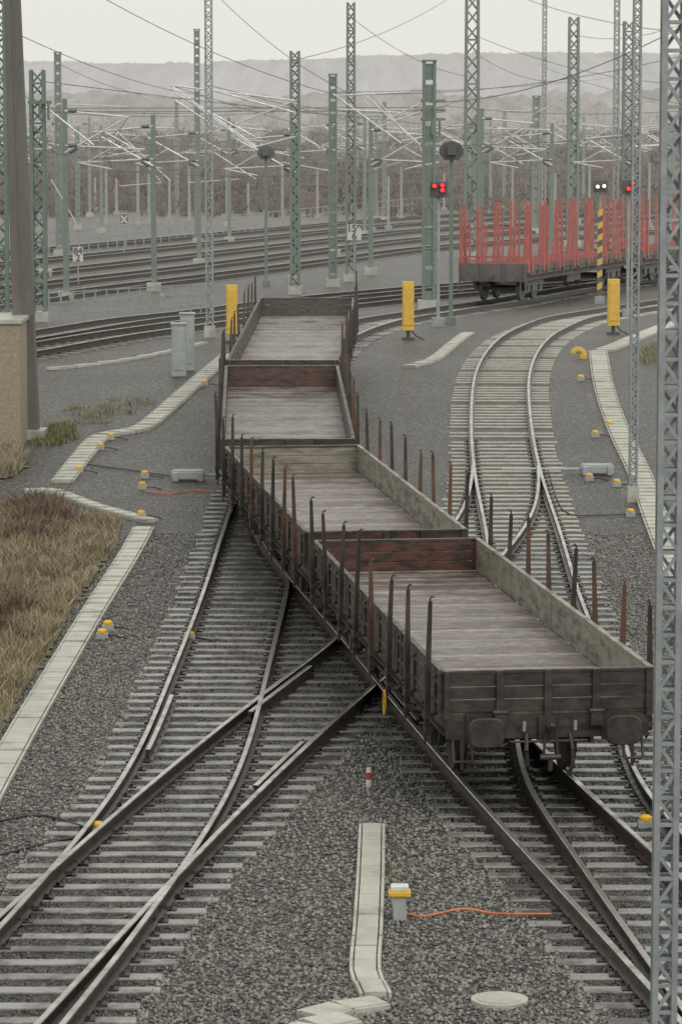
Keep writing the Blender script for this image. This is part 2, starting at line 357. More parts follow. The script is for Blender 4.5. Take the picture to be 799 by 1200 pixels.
# ------------------------------------------------------------ wagons
def wagon(c0,c1,floor,left,right,endn,endf,seed,stakes=True):
    rnd=random.Random(seed)
    a=Vector(c0);b=Vector(c1);dvec=b-a;Lw=dvec.length
    ang=math.atan2(-dvec.x,dvec.y);pit=math.asin(dvec.z/Lw)
    e=empty('flat_wagon',a);e.rotation_euler=(pit,0,ang)
    y0,y1=.6,Lw-.6;LB=y1-y0
    mb=MB();mb.box((0,(y0+y1)/2,1.21),(2.62,LB-.02,.07));mb.build('floor',[floor],e)
    mats=[left,right,m_wdark,m_wbrown]
    mb=MB();nseg=4;sl_=LB/nseg
    for sg,mi in((-1,0),(1,1)):
        for i in range(nseg):
            yc=y0+sl_*(i+.5);mb.box((sg*1.345,yc,1.49),(.05,sl_-.03,.49),mi)
            mb.box((sg*1.345,yc,1.755),(.075,sl_-.03,.035),mi)
            for q in(-.4,-.14,.14,.4):
                mb.box((sg*1.388,yc+q*sl_,1.42),(.03,.07,.5),3)
                mb.cyl((sg*1.36,yc+q*sl_,1.17),(sg*1.43,yc+q*sl_,1.17),.03,6,2)
            mb.box((sg*1.38,yc,1.60),(.02,sl_-.1,.04),3);mb.box((sg*1.38,yc,1.34),(.02,sl_-.1,.04),3)
        for i in range(nseg+1):
            mb.box((sg*1.37,y0+sl_*i+(.025 if i==0 else -.025 if i==nseg else 0),1.45),(.05,.045,.6),3)
    mb.build('side_boards',mats,e,bevel=.006)
    for nm,yy,mm,s in(('near_end_board',y0-.03,endn,-1),('far_end_board',y1+.03,endf,1)):
        fr_=m_wfront if s<0 else m_wbrown
        mb=MB()
        for j in range(3): mb.box((0,yy,1.315+j*.165),(2.66,.05,.155),0)
        mb.box((0,yy,1.75),(2.72,.08,.04),1)
        for x in(-1.3,-.62,0,.62,1.3): mb.box((x,yy+s*.05,1.46),(.1 if abs(x)<1 else .07,.05,.62),1)
        for x in(-.62,.62):
            mb.box((x,yy+s*.1,1.16),(.16,.09,.22),1);mb.cyl((x-.1,yy+s*.12,1.24),(x+.1,yy+s*.12,1.24),.035,8,1)
        mb.build(nm,[mm,fr_],e,bevel=.006)
    mb=MB()
    for sg in(-1,1):
        mb.box((sg*1.24,(y0+y1)/2,1.06),(.03,LB,.24),1);mb.box((sg*1.29,(y0+y1)/2,1.172),(.13,LB,.02),1);mb.box((sg*1.27,(y0+y1)/2,.935),(.1,LB,.02),1)
        mb.box((sg*.45,(y0+y1)/2,1.02),(.1,LB,.26))
    for i in range(9): mb.box((0,y0+.3+(LB-.6)*i/8,1.08),(2.4,.12,.16))
    for yy,s in((y0-.05,-1),(y1+.05,1)):
        mb.box((0,yy-s*.03,1.04),(2.6,.1,.3),1)
        for x in(-.875,.875):
            mb.box((x,yy+s*.04,1.04),(.36,.05,.36));mb.cyl((x,yy,1.04),(x,yy+s*.3,1.04),.125,14);mb.cyl((x,yy+s*.3,1.04),(x,yy+s*.48,1.04),.09,12)
            vs=[];n_=28
            for ly,k_ in((.48,.9),(.5,1.),(.53,1.),(.55,.93)):
                for i in range(n_):
                    t=2*math.pi*i/n_;c_,s_=math.cos(t),math.sin(t)
                    vs.append((x+.225*k_*math.copysign(abs(c_)**.55,c_),yy+s*ly,1.06+.19*k_*math.copysign(abs(s_)**.55,s_)))
            fs=[(l*n_+i,l*n_+(i+1)%n_,(l+1)*n_+(i+1)%n_,(l+1)*n_+i) for l in range(3) for i in range(n_)]+[tuple(range(n_))[::-1],tuple(range(3*n_,4*n_))]
            mb.add(vs,fs,2)
        mb.box((0,yy+s*.05,1.02),(.26,.06,.3));mb.beam((0,yy,1.02),(0,yy+s*.32,1.02),.07,.1);mb.beam((0,yy+s*.3,1.0),(0,yy+s*.36,1.12),.06,.07)
        for dx in(-.07,.07): mb.beam((dx,yy+s*.25,1.0),(dx*1.3,yy+s*.22,.68),.03)
        mb.cyl((-.13,yy+s*.22,.68),(.13,yy+s*.22,.68),.04,8);mb.cyl((.0,yy+s*.22,.68),(0,yy+s*.2,.5),.03,8)
        mb.tube([(.28,yy+s*.06,.95),(.3,yy+s*.16,.75),(.3,yy+s*.16,.55),(.24,yy+s*.12,.42)],.028,8)
        mb.tube([(-.28,yy+s*.06,.95),(-.3,yy+s*.16,.75),(-.28,yy+s*.14,.55)],.028,8)
        mb.tube([(-.32,yy+s*.1,1.0),(-.32,yy+s*.12,1.12)],.022,6,3);mb.tube([(.34,yy+s*.1,1.0),(.34,yy+s*.12,1.12)],.022,6,3)
        for x in(-1.1,1.1):
            mb.tube([(x-.12,yy+s*.02,.9),(x-.12,yy+s*.1,.62),(x+.12,yy+s*.1,.62),(x+.12,yy+s*.02,.9)],.018,6,1)
            mb.beam((x,yy+s*.02,.95),(x,yy+s*.02,.5),.04,.03)
        mb.tube([(-.5,yy+s*.1,.86),(.5,yy+s*.1,.86)],.018,6,1)
    mb.build('underframe',[m_wdark,m_wfront,m_wdark,m_grey],e)
    mb=MB()
    for wy in(3.1,Lw-3.1):
        mb.cyl((-.95,wy,.46),(.95,wy,.46),.08,12)
        for x in(-.75,.75):
            mb.cyl((x-.065,wy,.46),(x+.065,wy,.46),.46,28);mb.cyl((x-math.copysign(.08,x),wy,.46),(x-math.copysign(.03,x),wy,.46),.49,28)
            mb.cyl((x+math.copysign(.066,x),wy,.46),(x+math.copysign(.08,x),wy,.46),.34,20,1)
        for x in(-1.02,1.02):
            mb.box((x,wy,.48),(.18,.26,.26),1)
            for j in range(6): mb.box((x,wy,.64+j*.028),(.11,1.25-j*.19,.024),0)
            for s in(-1,1):
                mb.beam((x,wy+s*.17,.4),(x,wy+s*.22,.98),.02,.1);mb.beam((x,wy+s*.22,.38),(x,wy+s*.7,.95),.02,.06);mb.beam((x,wy+s*.62,.66),(x,wy+s*.66,.95),.04)
        for x in(-.75,.75):
            for s in(-1,1): mb.box((x,wy+s*.53,.5),(.08,.08,.34),1)
    mb.box((-.6,Lw*.5,.78),(.5,.9,.35));mb.cyl((.5,Lw*.5-.5,.75),(.5,Lw*.5+.5,.75),.17,14)
    mb.beam((-1.1,Lw*.36,.93),(-1.1,Lw*.42,.62),.05);mb.beam((-1.1,Lw*.42,.62),(-1.1,Lw*.58,.62),.05);mb.beam((-1.1,Lw*.58,.62),(-1.1,Lw*.64,.93),.05)
    mb.build('wheelsets_and_springs',[m_wdark,m_stake],e)
    if stakes:
        mb=MB()
        for sg in(-1,1):
            for i in range(8):
                yy=y0+.55+(LB-1.1)*i/7;mi=0 if rnd.random()<.74 else 1
                x=sg*1.455;top=2.5+rnd.uniform(-.12,.12);lx=rnd.uniform(-.06,.06);ly=rnd.uniform(-.08,.08)
                mb.box((x-sg*.02,yy,1.1),(.13,.17,.08),2);mb.box((x-sg*.02,yy,.93),(.11,.15,.06),2)
                mb.beam((x,yy,.84),(x+lx*.4,yy+ly*.4,1.8),.07,.07,mi,.95);mb.beam((x+lx*.4,yy+ly*.4,1.8),(x+lx,yy+ly,top),.066,.06,mi,.72)
                mb.tube([(x+lx,yy+ly,top-.03),(x+lx,yy+ly,top+.04),(x+lx-.025*sg,yy+ly-.01,top+.065),(x+lx-.05*sg,yy+ly-.02,top+.05)],.012,6,mi)
                mb.tube([(x,yy+.1,.9),(x+.01,yy+.13,.74),(x,yy+.17,.7),(x,yy+.2,.76),(x,yy+.16,.9)],.012,5,2)
        mb.build('stakes',[m_stake,m_stake2,m_wbrown],e)
    return e,Lw
def wp(px,py): return G(px,py,0)
j=[wp(650,955),wp(458,750),wp(338,619),wp(330,509)];j.append(Vector((-.95,99,H(99))))
e1,L1=wagon(j[0],j[1],m_floor,m_wbrown,m_wbeige,m_wfront,m_wrust,1)
mb=MB();mb.tube([(-1.5,4.6+.10*math.cos(t),.66+.17*math.sin(t)) for t in np.linspace(0,2*math.pi,17)],.013,6);mb.build('yellow_shunting_ring',[m_yellow],e1)
wagon(j[1],j[2],m_floor,m_wbrown,m_wbeige,m_wrust,m_wbeige,2)
wagon(j[2],j[3],m_floor2,m_wbrown,m_wbrown,m_wbrown,m_wrust,3)
wagon(j[3],j[4],m_floor,m_wfront,m_wbrown,m_wrust,m_wbrown,4)
# ------------------------------------------------------------ red stake wagons
m_rw=M('rusty_wagon_frame',(.10,.055,.044),(.05,.036,.032),scale=2,rough=.7)
def red_wagon(c0,c1,end_rack=True):
    a=Vector(c0);b=Vector(c1);dv=b-a;Lw=dv.length
    e=empty('red_stake_wagon',a);e.rotation_euler=(0,0,math.atan2(-dv.x,dv.y))
    mb=MB();LB=Lw-1.2
    mb.box((0,Lw/2,1.12),(2.7,LB,.16),0)
    for sg in(-1,1):
        mb.box((sg*1.15,Lw/2,.98),(.14,LB,.34),0);mb.box((sg*1.36,Lw/2,1.3),(.04,LB,.2),0)
        for i in range(14): mb.box((sg*1.39,.9+(LB-.6)*i/13,1.22),(.05,.09,.4),1)
    for yy,s in((.55,-1),(Lw-.55,1)):
        mb.box((0,yy,1.15),(2.7,.14,.7),0)
        for x in(-1.3,-.45,.45,1.3): mb.box((x,yy+s*.09,1.15),(.1,.05,.74),1)
        for x in(-.875,.875): mb.cyl((x,yy,1.05),(x,yy+s*.5,1.05),.1,10,1);mb.cyl((x,yy+s*.5,1.05),(x,yy+s*.56,1.05),.24,16,1)
        mb.box((0,yy+s*.2,1.0),(.1,.35,.14),1)
        for x in(-1.25,1.25): mb.tube([(x-.1,yy+s*.05,.85),(x-.1,yy+s*.15,.4),(x+.1,yy+s*.15,.4),(x+.1,yy+s*.05,.85)],.025,6,1)
    for by in(2.8,Lw-2.8):
        for wy in(by-.9,by+.9):
            for x in(-.75,.75): mb.cyl((x-.07,wy,.46),(x+.07,wy,.46),.46,20,1)
            mb.cyl((-.9,wy,.46),(.9,wy,.46),.07,8,1)
            for x in(-1.02,1.02): mb.box((x,wy,.5),(.16,.3,.3),1)
        for x in(-1.02,1.02): mb.box((x,by,.68),(.12,2.6,.18),1);mb.box((x,by,.5),(.14,.7,.25),1)
    mb.box((0,Lw/2,.72),(2.0,2.2,.45),1)
    mb.build('frame_and_bogies',[m_rw,m_wdark],e)
    mb=MB();nbol=8
    for i in range(nbol):
        yy=1.0+(Lw-2.)*i/(nbol-1)
        mb.box((0,yy,1.30),(2.74,.2,.2),0)
        for sg in(-1,1):
            for dy in(-.3,.3):
                h_=3.72+random.uniform(-.07,.07)
                mb.beam((sg*1.33,yy+dy,1.2),(sg*1.33+random.uniform(-.07,.07),yy+dy+random.uniform(-.06,.06),h_),.12,.11,0,.7)
                mb.beam((sg*1.33,yy+dy,1.15),(sg*1.33,yy+dy,1.75),.19,.19,0,.8)
    for i in range(9): mb.beam((-1.33+i*.333,.72,1.3),(-1.33+i*.333,.72,3.0+.5*((i*7)%3)/2),.07)
    for z in(1.75,2.3,2.85): mb.beam((-1.33,.74,z),(1.33,.74,z),.05,.08)
    mb.build('red_stakes',[m_red],e)
red_wagon((5.75,133,H(133)),(11.6,150.5,H(150)))
red_wagon((11.8,151,H(151)),(19.6,169,H(169)))
# ------------------------------------------------------------ masts
def lattice(name,x,y,z0,z1,w,mat,bars=.8,leg=.055,dep=None,taper=1.,hor=3):
    dep=dep or w;mb=MB();h=z1-z0
    def cn(i,t):
        k_=1+(taper-1)*t;sx_,sy_=[(-1,-1),(1,-1),(1,1),(-1,1)][i];return Vector((x+sx_*w/2*k_,y+sy_*dep/2*k_,z0+h*t))
    for i in range(4): mb.beam(cn(i,0),cn(i,1),leg)
    n_=max(3,int(h/(w*bars*1.3)))
    for s in range(n_):
        t0,t1=s/n_,(s+1)/n_
        for i in range(4):
            i2=(i+1)%4
            if s%2: mb.beam(cn(i,t0),cn(i2,t1),leg*.6)
            else: mb.beam(cn(i2,t0),cn(i,t1),leg*.6)
            if s%hor==0: mb.beam(cn(i,t0),cn(i2,t0),leg*.6)
    mb.box((x,y,z0+.1),(w*1.7,dep*1.7,.5),1);return mb.build(name,[mat,m_conc])
def hmast(name,x,y,z0,z1,w,mat):
    mb=MB();h=z1-z0
    for sx_ in(-1,1): mb.beam((x+sx_*w*.4,y,z0),(x+sx_*w*.4,y,z1),w*.24,w*.9,0)
    n_=int(h/(w*1.5))
    for s in range(n_):
        zz=z0+(s+.5)*h/n_;mb.box((x,y-w*.3,zz),(w*.8,.03,h/n_*.78));mb.box((x,y+w*.3,zz),(w*.8,.03,h/n_*.78))
    mb.box((x,y,z0+.1),(w*1.7,w*1.7,.5),1);mb.box((x,y,z1+.03),(w*1.15,w*1.1,.06));return mb.build(name,[mat,m_conc])
def mast_px(name,px,by,ty,w,mat,kind='l',Y=None,**k_):
    if Y is None: g_=G(px,by)
    else: g_=P(px,300,Y);g_.z=H(Y)+GO
    top=P(px,ty,g_.y).z
    (lattice if kind=='l' else hmast)(name,g_.x,g_.y,g_.z,top,w,mat,**k_);return g_,top
lattice('signal_mast',2.80,29.0,H(29)+GO,13.5,.165,m_galv,bars=1.1,leg=.05,hor=1)
C='catenary_mast'
M1=mast_px(C,47,377,82,.42,m_green,'l',leg=.11)
mast_px(C,70,300,62,.36,m_green,'h')
mast_px(C,2,392,-60,.42,m_green,'l',leg=.10)
mast_px('radio_mast',246,395,-60,.20,m_galv,'l',leg=.05)
mast_px(C,346,345,60,.34,m_green,'l',leg=.11)
M2=mast_px(C,390,336,88,.36,m_green,'h')
mast_px(C,411,330,3,.40,m_green,'l',leg=.11,taper=.75)
M3=mast_px(C,502,362,72,.5,m_green,'h')
M4=mast_px(C,552,0,-40,.75,m_green,'l',Y=185,leg=.15,taper=.8)
mast_px(C,627,0,113,.5,m_green,'h',Y=230)
mast_px(C,670,0,20,.6,m_green,'l',Y=205,leg=.15,taper=.85)
mast_px(C,734,0,25,.45,m_green,'l',Y=165,leg=.11)
mast_px('floodlight_mast',636,0,-20,.25,m_galv,'l',Y=240,leg=.08)
mast_px('floodlight_mast',720,0,-30,.2,m_galv,'l',Y=150,leg=.06)
mast_px('radio_mast',741,588,-80,.15,m_galv,'l',leg=.045)
mast_px(C,232,0,35,.34,m_green,'h',Y=210);mast_px(C,92,0,150,.28,m_green,'h',Y=240)
mast_px(C,450,0,120,.3,m_green,'h',Y=260);mast_px(C,208,0,120,.3,m_green,'h',Y=290);mast_px(C,590,0,130,.3,m_green,'h',Y=300)
for i,x in enumerate([112,125,137,162,175,199,222,266,291,331,372,436,455,470,520,575,600,650,690,760]):
    Y=random.uniform(225,300);q=P(x,250,Y);mb=MB();z0=H(Y)+GO
    mb.beam((q.x,Y,z0),(q.x,Y,P(x,random.uniform(190,215),Y).z),.2,.2,0,.8);mb.box((q.x,Y,z0+.15),(.5,.5,.3));mb.build('distant_post',[m_galv])
g0=G(33,512);mb=MB();zt=P(13,-60,g0.y)
pa=Vector(g0);pb=Vector((P(13,-60,g0.y).x,g0.y,zt.z))
mb.beam(pa,pb,.58,.58,0,.62);mb.beam(pa+Vector((.0,-.3,0)),pb+Vector((0,-.19,0)),.05,.03,0);mb.box((g0.x,g0.y,g0.z+.05),(.9,.9,.3),1)
mb.build('concrete_pole',[m_concold,m_conc],bevel=.03)
# ------------------------------------------------------------ catenary equipment and wires
mb=MB()
def tp(x1,y1,x2,y2,Y,r=.04,Y2=None): mb.cyl(P(x1,y1,Y),P(x2,y2,Y2 or Y),r,6)
Y=147
for a in [(390,110,470,168),(392,112,480,108),(428,112,492,170),(436,110,478,160),(395,128,470,132),(455,140,498,118),(440,150,500,128),(470,165,500,160)]: tp(*a,Y)
Y=139
for a in [(346,118,200,100),(200,100,300,172),(206,110,298,160),(346,132,250,106),(206,118,255,150),(300,172,346,160),(265,150,346,118),(202,104,302,176)]: tp(*a,Y)
for a,Yy in [((135,152,200,212),185),((150,150,205,150),185),((205,180,250,178),200),((250,178,300,210),200),((160,180,188,212),200),((92,165,135,165),240),((565,165,612,192),185),((552,150,640,152),185),((590,152,630,178),230),((627,130,585,130),230),((670,90,620,100),205),((672,110,612,140),205),((450,150,510,152),260),((502,190,470,200),230),((70,120,40,150),181),((70,122,150,125),181),((47,120,110,170),121.5),((60,210,90,262),181),((700,120,660,150),205),((140,218,190,214),240),((220,214,280,210),240),((330,190,385,200),240),((430,200,470,190),260)]: tp(*a,Yy,.035)
mb.build('catenary_cantilevers',[m_tube])
rr=random.Random(11);wm=MB()
def seg(a,b,sag=.25,r=.016,n=5):
    a=Vector(a);b=Vector(b);pts=[]
    for i in range(n+1):
        t=i/n;q=a.lerp(b,t);q.z-=sag*4*t*(1-t);pts.append(q)
    wm.tube(pts,r,4)
for row,(x0,y0_,x1,y1_) in enumerate([(-22,150,22,230),(-24,185,26,265),(-26,215,30,310),(-30,255,34,360),(-12,140,16,190)]):
    prev=None;nn=7
    for i in range(nn):
        t=i/(nn-1);x=x0+(x1-x0)*t+rr.uniform(-.8,.8);y=y0_+(y1_-y0_)*t;z=H(y)+GO;sd=rr.choice((-1,1));hh=rr.uniform(7.2,8.2)
        e=empty('cantilever_mast',(x,y,z));q=MB()
        q.beam((0,0,0),(0,0,hh),.24,.24,0,.8);q.box((0,0,.15),(.6,.6,.4),2)
        tip=3.1*sd
        q.cyl((0,-.1,hh-.5),(tip*.85,-.1,hh-.75),.04,6,1);q.cyl((0,-.1,hh-2.2),(tip*.85,-.1,hh-.72),.045,6,1);q.cyl((0,-.1,hh-1.9),(tip*1.05,-.1,hh-2.05),.035,6,1);q.cyl((tip*1.05,-.1,hh-2.05),(tip*.55,-.1,hh-2.35),.03,6,1);q.cyl((tip*.5,-.1,hh-1.3),(tip*.9,-.1,hh-2.0),.03,6,1)
        for dz in(.5,2.2,1.9): q.cyl((sd*.15,-.1,hh-dz),(sd*.5,-.1,hh-dz+(.2 if dz==2.2 else 0)),.08,8,3)
        q.build('support',[m_green,m_tube,m_conc,m_black],e)
        cur=[(x+tip*.85,y,z+hh-.7),(x+tip*.55,y,z+hh-2.4)]
        if prev:
            for a,b in zip(prev,cur): seg(a,b,.5 if a is prev[0] else .05)
            for u in(.2,.4,.6,.8):
                a=Vector(prev[0]).lerp(Vector(cur[0]),u);a.z-=.5*4*u*(1-u);b=Vector(prev[1]).lerp(Vector(cur[1]),u);wm.cyl(a,b,.01,4,cap=False)
        prev=cur
mb=wm
def wire(x1,y1,Y1,x2,y2,Y2,sag=.3,r=.015,n=12):
    a=P(x1,y1,Y1);b=P(x2,y2,Y2);pts=[]
    for i in range(n+1):
        t=i/n;q=a.lerp(b,t);q.z-=sag*4*t*(1-t);pts.append(q)
    mb.tube(pts,r,4)
for w in [(-20,20,110,245,112,200),(25,-60,120,390,110,147),(60,126,181,345,122,175),(345,122,175,520,124,170),(520,124,170,820,128,170),(60,132,181,345,129,175),(345,129,175,520,131,170),
 (47,95,121,553,150,185),(245,100,140,640,190,300),(200,100,139,470,168,250),(300,172,139,560,190,290),(-20,150,120,250,178,200),(-20,165,120,300,208,200),(390,108,147,720,90,300),(390,110,147,820,60,150),(492,170,147,820,150,140),(502,120,129,820,20,95),(502,128,129,553,110,185),(553,60,185,670,95,205),(553,40,185,820,100,165),(670,40,205,820,20,150),(70,75,181,232,115,210),(232,112,210,450,130,260),(92,160,240,330,170,240),(330,170,240,640,165,260),(100,190,240,400,198,240),(400,198,240,800,190,260),(470,168,147,700,170,220),(346,70,139,552,-20,185),(411,20,151,552,90,185),(240,-20,139,411,110,151),(-20,60,110,70,130,181),(640,80,205,820,125,150),(250,210,200,560,205,230),(552,-30,185,820,40,120)]:
    wire(*w,sag=random.uniform(.1,.6))
mb.build('overhead_wires',[m_wire])
mb=MB()
for a in((P(60,127,181),P(520,126,170)),(P(60,131,181),P(520,130,170))): mb.beam(a[0],a[1],.05)
mb.build('cross_span_beam',[m_green])
mb=MB();g_,top=M3
for z in(top-1.5,top-1.85,top-2.2): mb.box((g_.x+.15,g_.y-.1,z),(.95,.12,.10))
for dx in(-.2,.1,.4): mb.cyl((g_.x+dx,g_.y-.2,top-2.25),(g_.x+dx,g_.y-.2,top-2.8),.05,8)
mb.build('catenary_insulators',[m_green])
mb=MB();g_,top=M1
mb.box((g_.x+.1,g_.y-.3,top-1.1),(.8,.12,.12))
for dx in(-.2,.1,.4): mb.cyl((g_.x+dx,g_.y-.35,top-1.1),(g_.x+dx,g_.y-.35,top-1.7),.045,8)
mb.build('catenary_insulators',[m_green])
def hood(px,by,cy):
    g_=G(px,by);c=P(px,cy,g_.y);e=empty('signal_shield_post',g_)
    mb=MB();mb.beam((0,0,0),(0,0,c.z-g_.z),.13,.13);mb.box((0,0,.1),(.35,.35,.3));mb.beam((0,.15,0),(0,.15,c.z-g_.z-.6),.03);mb.build('post',[m_green],e)
    mb=MB();h=c.z-g_.z;pr=[(-.40,-.10),(-.40,.08),(-.28,.26),(-.1,.33),(.1,.33),(.28,.26),(.40,.08),(.40,-.10),(.22,-.3),(-.22,-.3)]
    vs=[(x,-.15,h+z) for x,z in pr]+[(x,.25,h+z) for x,z in pr];n_=len(pr)
    mb.add(vs,[tuple(range(n_)),tuple(range(n_,2*n_))[::-1]]+[(i,n_+i,n_+(i+1)%n_,(i+1)%n_) for i in range(n_)])
    mb.box((0,-.25,h+.02),(.3,.2,.3));mb.build('shield',[m_black],e)
hood(312,335,179);hood(528,380,177)
m_rl=emit('red_lamp',(1,.02,.02),4);m_wl=emit('white_lamp',(1,.95,.45),3)
def signal(px,by,cy,w,h,lamps,stripe=False):
    g_=G(px,by);c=P(px,cy,g_.y);hh=c.z-g_.z;e=empty('light_signal',g_)
    mb=MB();mb.cyl((0,.12,0),(0,.12,hh),.06,10);mb.box((0,.12,.15),(.4,.4,.3));mb.build('post',[m_galv],e)
    mb=MB();mb.box((0,0,hh),(w,.16,h))
    for dx,dz,_ in lamps: mb.cyl((dx,-.08,hh+dz),(dx,-.2,hh+dz),.09,12,cap=False)
    mb.build('housing',[m_black],e,bevel=.02)
    mb=MB()
    for dx,dz,mi in lamps: mb.cyl((dx,-.085,hh+dz),(dx,-.1,hh+dz),.065,14,mi)
    mb.build('lamps',[m_rl,m_wl],e)
    if stripe:
        mb=MB()
        for i in range(14):
            z=.3+i*(hh-1.3)/14;s_=(hh-1.3)/14
            mb.add([(-.1,0,z),(.1,0,z+.1),(.1,0,z+s_+.1),(-.1,0,z+s_),(-.1,.04,z),(.1,.04,z+.1),(.1,.04,z+s_+.1),(-.1,.04,z+s_)],[(0,1,2,3),(7,6,5,4),(0,3,7,4),(1,5,6,2)],i%2)
        mb.build('striped_board',[m_black,m_yellow],e)
signal(513,383,222,.58,.52,[(-.13,.12,0),(.13,-.02,0),(.13,.14,0)])
signal(735,372,219,.5,.52,[(-.02,-.06,0),(.13,.14,0)])
signal(702,356,218,.6,.48,[(-.12,-.02,1),(.14,0,1)],True)
def ycab(px,by,ty,w=.42):
    g_=G(px,by);h=P(px,ty,g_.y).z-g_.z;e=empty('yellow_trackside_column',g_)
    mb=MB();mb.box((0,0,h*.58),(w,.3,h*.84));mb.box((0,-.16,h*.6),(w*.8,.02,h*.7));mb.build('housing',[m_yellow],e,bevel=.03)
    mb=MB();mb.cyl((0,0,0),(0,0,h*.2),.06,10);mb.box((0,0,.03),(.4,.35,.1));mb.tube([(.05,0,.35),(.25,0,.12),(.5,-.1,.0)],.03,6);mb.build('stand',[m_black],e)
ycab(272,402,334,.34);ycab(478,398,330,.36);ycab(718,392,327,.38)
def ymark(px,py,s=.78):
    g_=G(px,py);mb=MB();x,y,z=g_
    mb.box((x,y,z+.05*s),(.26*s,.2*s,.14*s),1);mb.cyl((x,y,z+.12*s),(x,y,z+.18*s),.11*s,14,0);mb.cyl((x,y,z+.18*s),(x,y,z+.215*s),.11*s,14,0,.06*s)
    mb.tube([(x+.1*s,y,z+.05),(x+.3*s,y-.05,z+.05),(x+.55*s,y-.1,z+.01)],.016,5,2)
    mb.build('axle_counter_box',[m_yellow,m_grey,m_black],bevel=.008)
for a in [(170,560),(167,573),(166,607),(130,515),(93,554),(118,527),(127,738),(120,748),(222,751),(115,978),(240,452),(190,349),(738,605),(722,570),(697,512),(713,500),(756,970),(690,563),(680,446),(270,425)]: ymark(*a)
g_=G(468,1078);x,y,z=g_;mb=MB()
mb.box((x,y,z+.14),(.15,.14,.28),1);mb.box((x,y,z+.31),(.25,.2,.06),0);mb.box((x,y,z+.37),(.20,.17,.06),2)
mb.build('axle_counter_box',[m_yellow,m_grey,m_white],bevel=.012)
mb=MB();pts=spline([G(a,b)+Vector((0,0,.04+.02*(i%2))) for i,(a,b) in enumerate([(472,1074),(495,1080),(520,1073),(545,1071),(575,1074),(600,1077),(645,1075)])],.05);mb.tube(pts,.012,6);mb.build('orange_cable',[m_orange])
mb=MB();pts=spline([G(a,b)+Vector((0,0,.03)) for a,b in [(170,577),(200,579),(225,576),(250,577)]],.1);mb.tube(pts,.012,6);mb.build('orange_cable',[m_orange])
for pl_ in [[(0,965),(50,958),(110,975)],[(640,548),(660,600),(700,605),(738,604)],[(0,1005),(60,990),(115,980)],[(100,545),(150,552),(205,560)]]:
    mb=MB();mb.tube(spline([G(a,b)+Vector((0,0,.03)) for a,b in pl_],.2),.016,6);mb.build('black_cable',[m_black])
g_=G(677,420);mb=MB();mb.tube([(g_.x+.17*math.cos(t),g_.y,g_.z+.06+.20*math.sin(t)) for t in np.linspace(-.3,math.pi*.85,12)],.10,10);mb.box((g_.x+.15,g_.y,g_.z+.05),(.2,.2,.16));mb.build('yellow_bent_marker',[m_yellow])
g_=G(432,922);mb=MB();x,y,z=g_;mb.cyl((x,y,z),(x,y,z+.1),.04,12,1);mb.cyl((x,y,z+.1),(x,y,z+.2),.04,12,0);mb.cyl((x,y,z+.2),(x,y,z+.26),.04,12,1,.03);mb.build('boundary_marker_post',[m_red,m_white])
def pm(px,py,side):
    g_=G(px,py);mb=MB();x,y,z=g_
    mb.box((x,y,z+.13),(.75,.42,.16));mb.box((x,y,z+.22),(.68,.36,.05));mb.box((x-.28,y-.2,z+.1),(.12,.1,.2));mb.box((x+.28,y-.2,z+.1),(.12,.1,.2))
    for dy in(-.1,.1): mb.cyl((x+side*.35,y+dy,z+.13),(x+side*2.2,y+dy,z+.13),.025,8)
    mb.build('point_machine',[m_grey],bevel=.015)
pm(221,563,1);pm(699,556,-1)
def sign(px,by,cy,w,h,l1,l2,X=False):
    g_=G(px,by);c=P(px,cy,g_.y);hh=c.z-g_.z;e=empty('kilometre_sign' if not X else 'stop_sign_board',g_)
    mb=MB();mb.cyl((0,.05,0),(0,.05,hh+h*.4),.035,8);mb.build('post',[m_galv],e)
    mb=MB();mb.box((0,0,hh),(w,.02,h),1 if X else 0)
    if X:
        mb.beam((-w*.4,-.02,hh-h*.3),(w*.4,-.02,hh+h*.3),.01,.09,0);mb.beam((w*.4,-.025,hh-h*.3),(-w*.4,-.025,hh+h*.3),.01,.09,0);mb.box((0,-.012,hh+h*.44),(w*.9,.01,.04));mb.box((0,-.012,hh-h*.44),(w*.9,.01,.04))
    mb.build('plate',[m_white,m_black],e)
    for t,dz in((l1,.02),(l2,-h*.44)):
        if not t: continue
        cu=bpy.data.curves.new('digits','FONT');cu.body=t;cu.size=h*.62;cu.align_x='CENTER';cu.extrude=.003;cu.offset=.012;cu.materials.append(m_black)
        o=bpy.data.objects.new('digits',cu);scene.collection.objects.link(o);o.parent=e;o.location=(0,-.02,hh+dz);o.rotation_euler=(R(90),0,0)
sign(415,338,272,.62,.7,'159','6');sign(92,335,298,.45,.66,'84','2');sign(146,300,257,.42,.7,'','',True)
mb=MB();a,b=G(58,383),G(247,368)
for i in range(16):
    q=a.lerp(b,i/15);q.z=H(q.y)+GO;mb.beam(q,q+Vector((0,0,1.15)),.05)
for z in(.4,.78,1.12): mb.beam(a+Vector((0,0,z)),b+Vector((0,0,z)),.04)
mb.build('steel_railing',[m_galv])
mb=MB();a,b=G(58,300),G(520,247)
for i in range(60):
    q=a.lerp(b,i/59);mb.beam((q.x,q.y,H(q.y)+GO),(q.x,q.y,H(q.y)+1.1),.06)
for z in(.6,1.1): mb.beam((a.x,a.y,H(a.y)+z),(b.x,b.y,H(b.y)+z),.05)
mb.build('steel_railing',[m_galv])
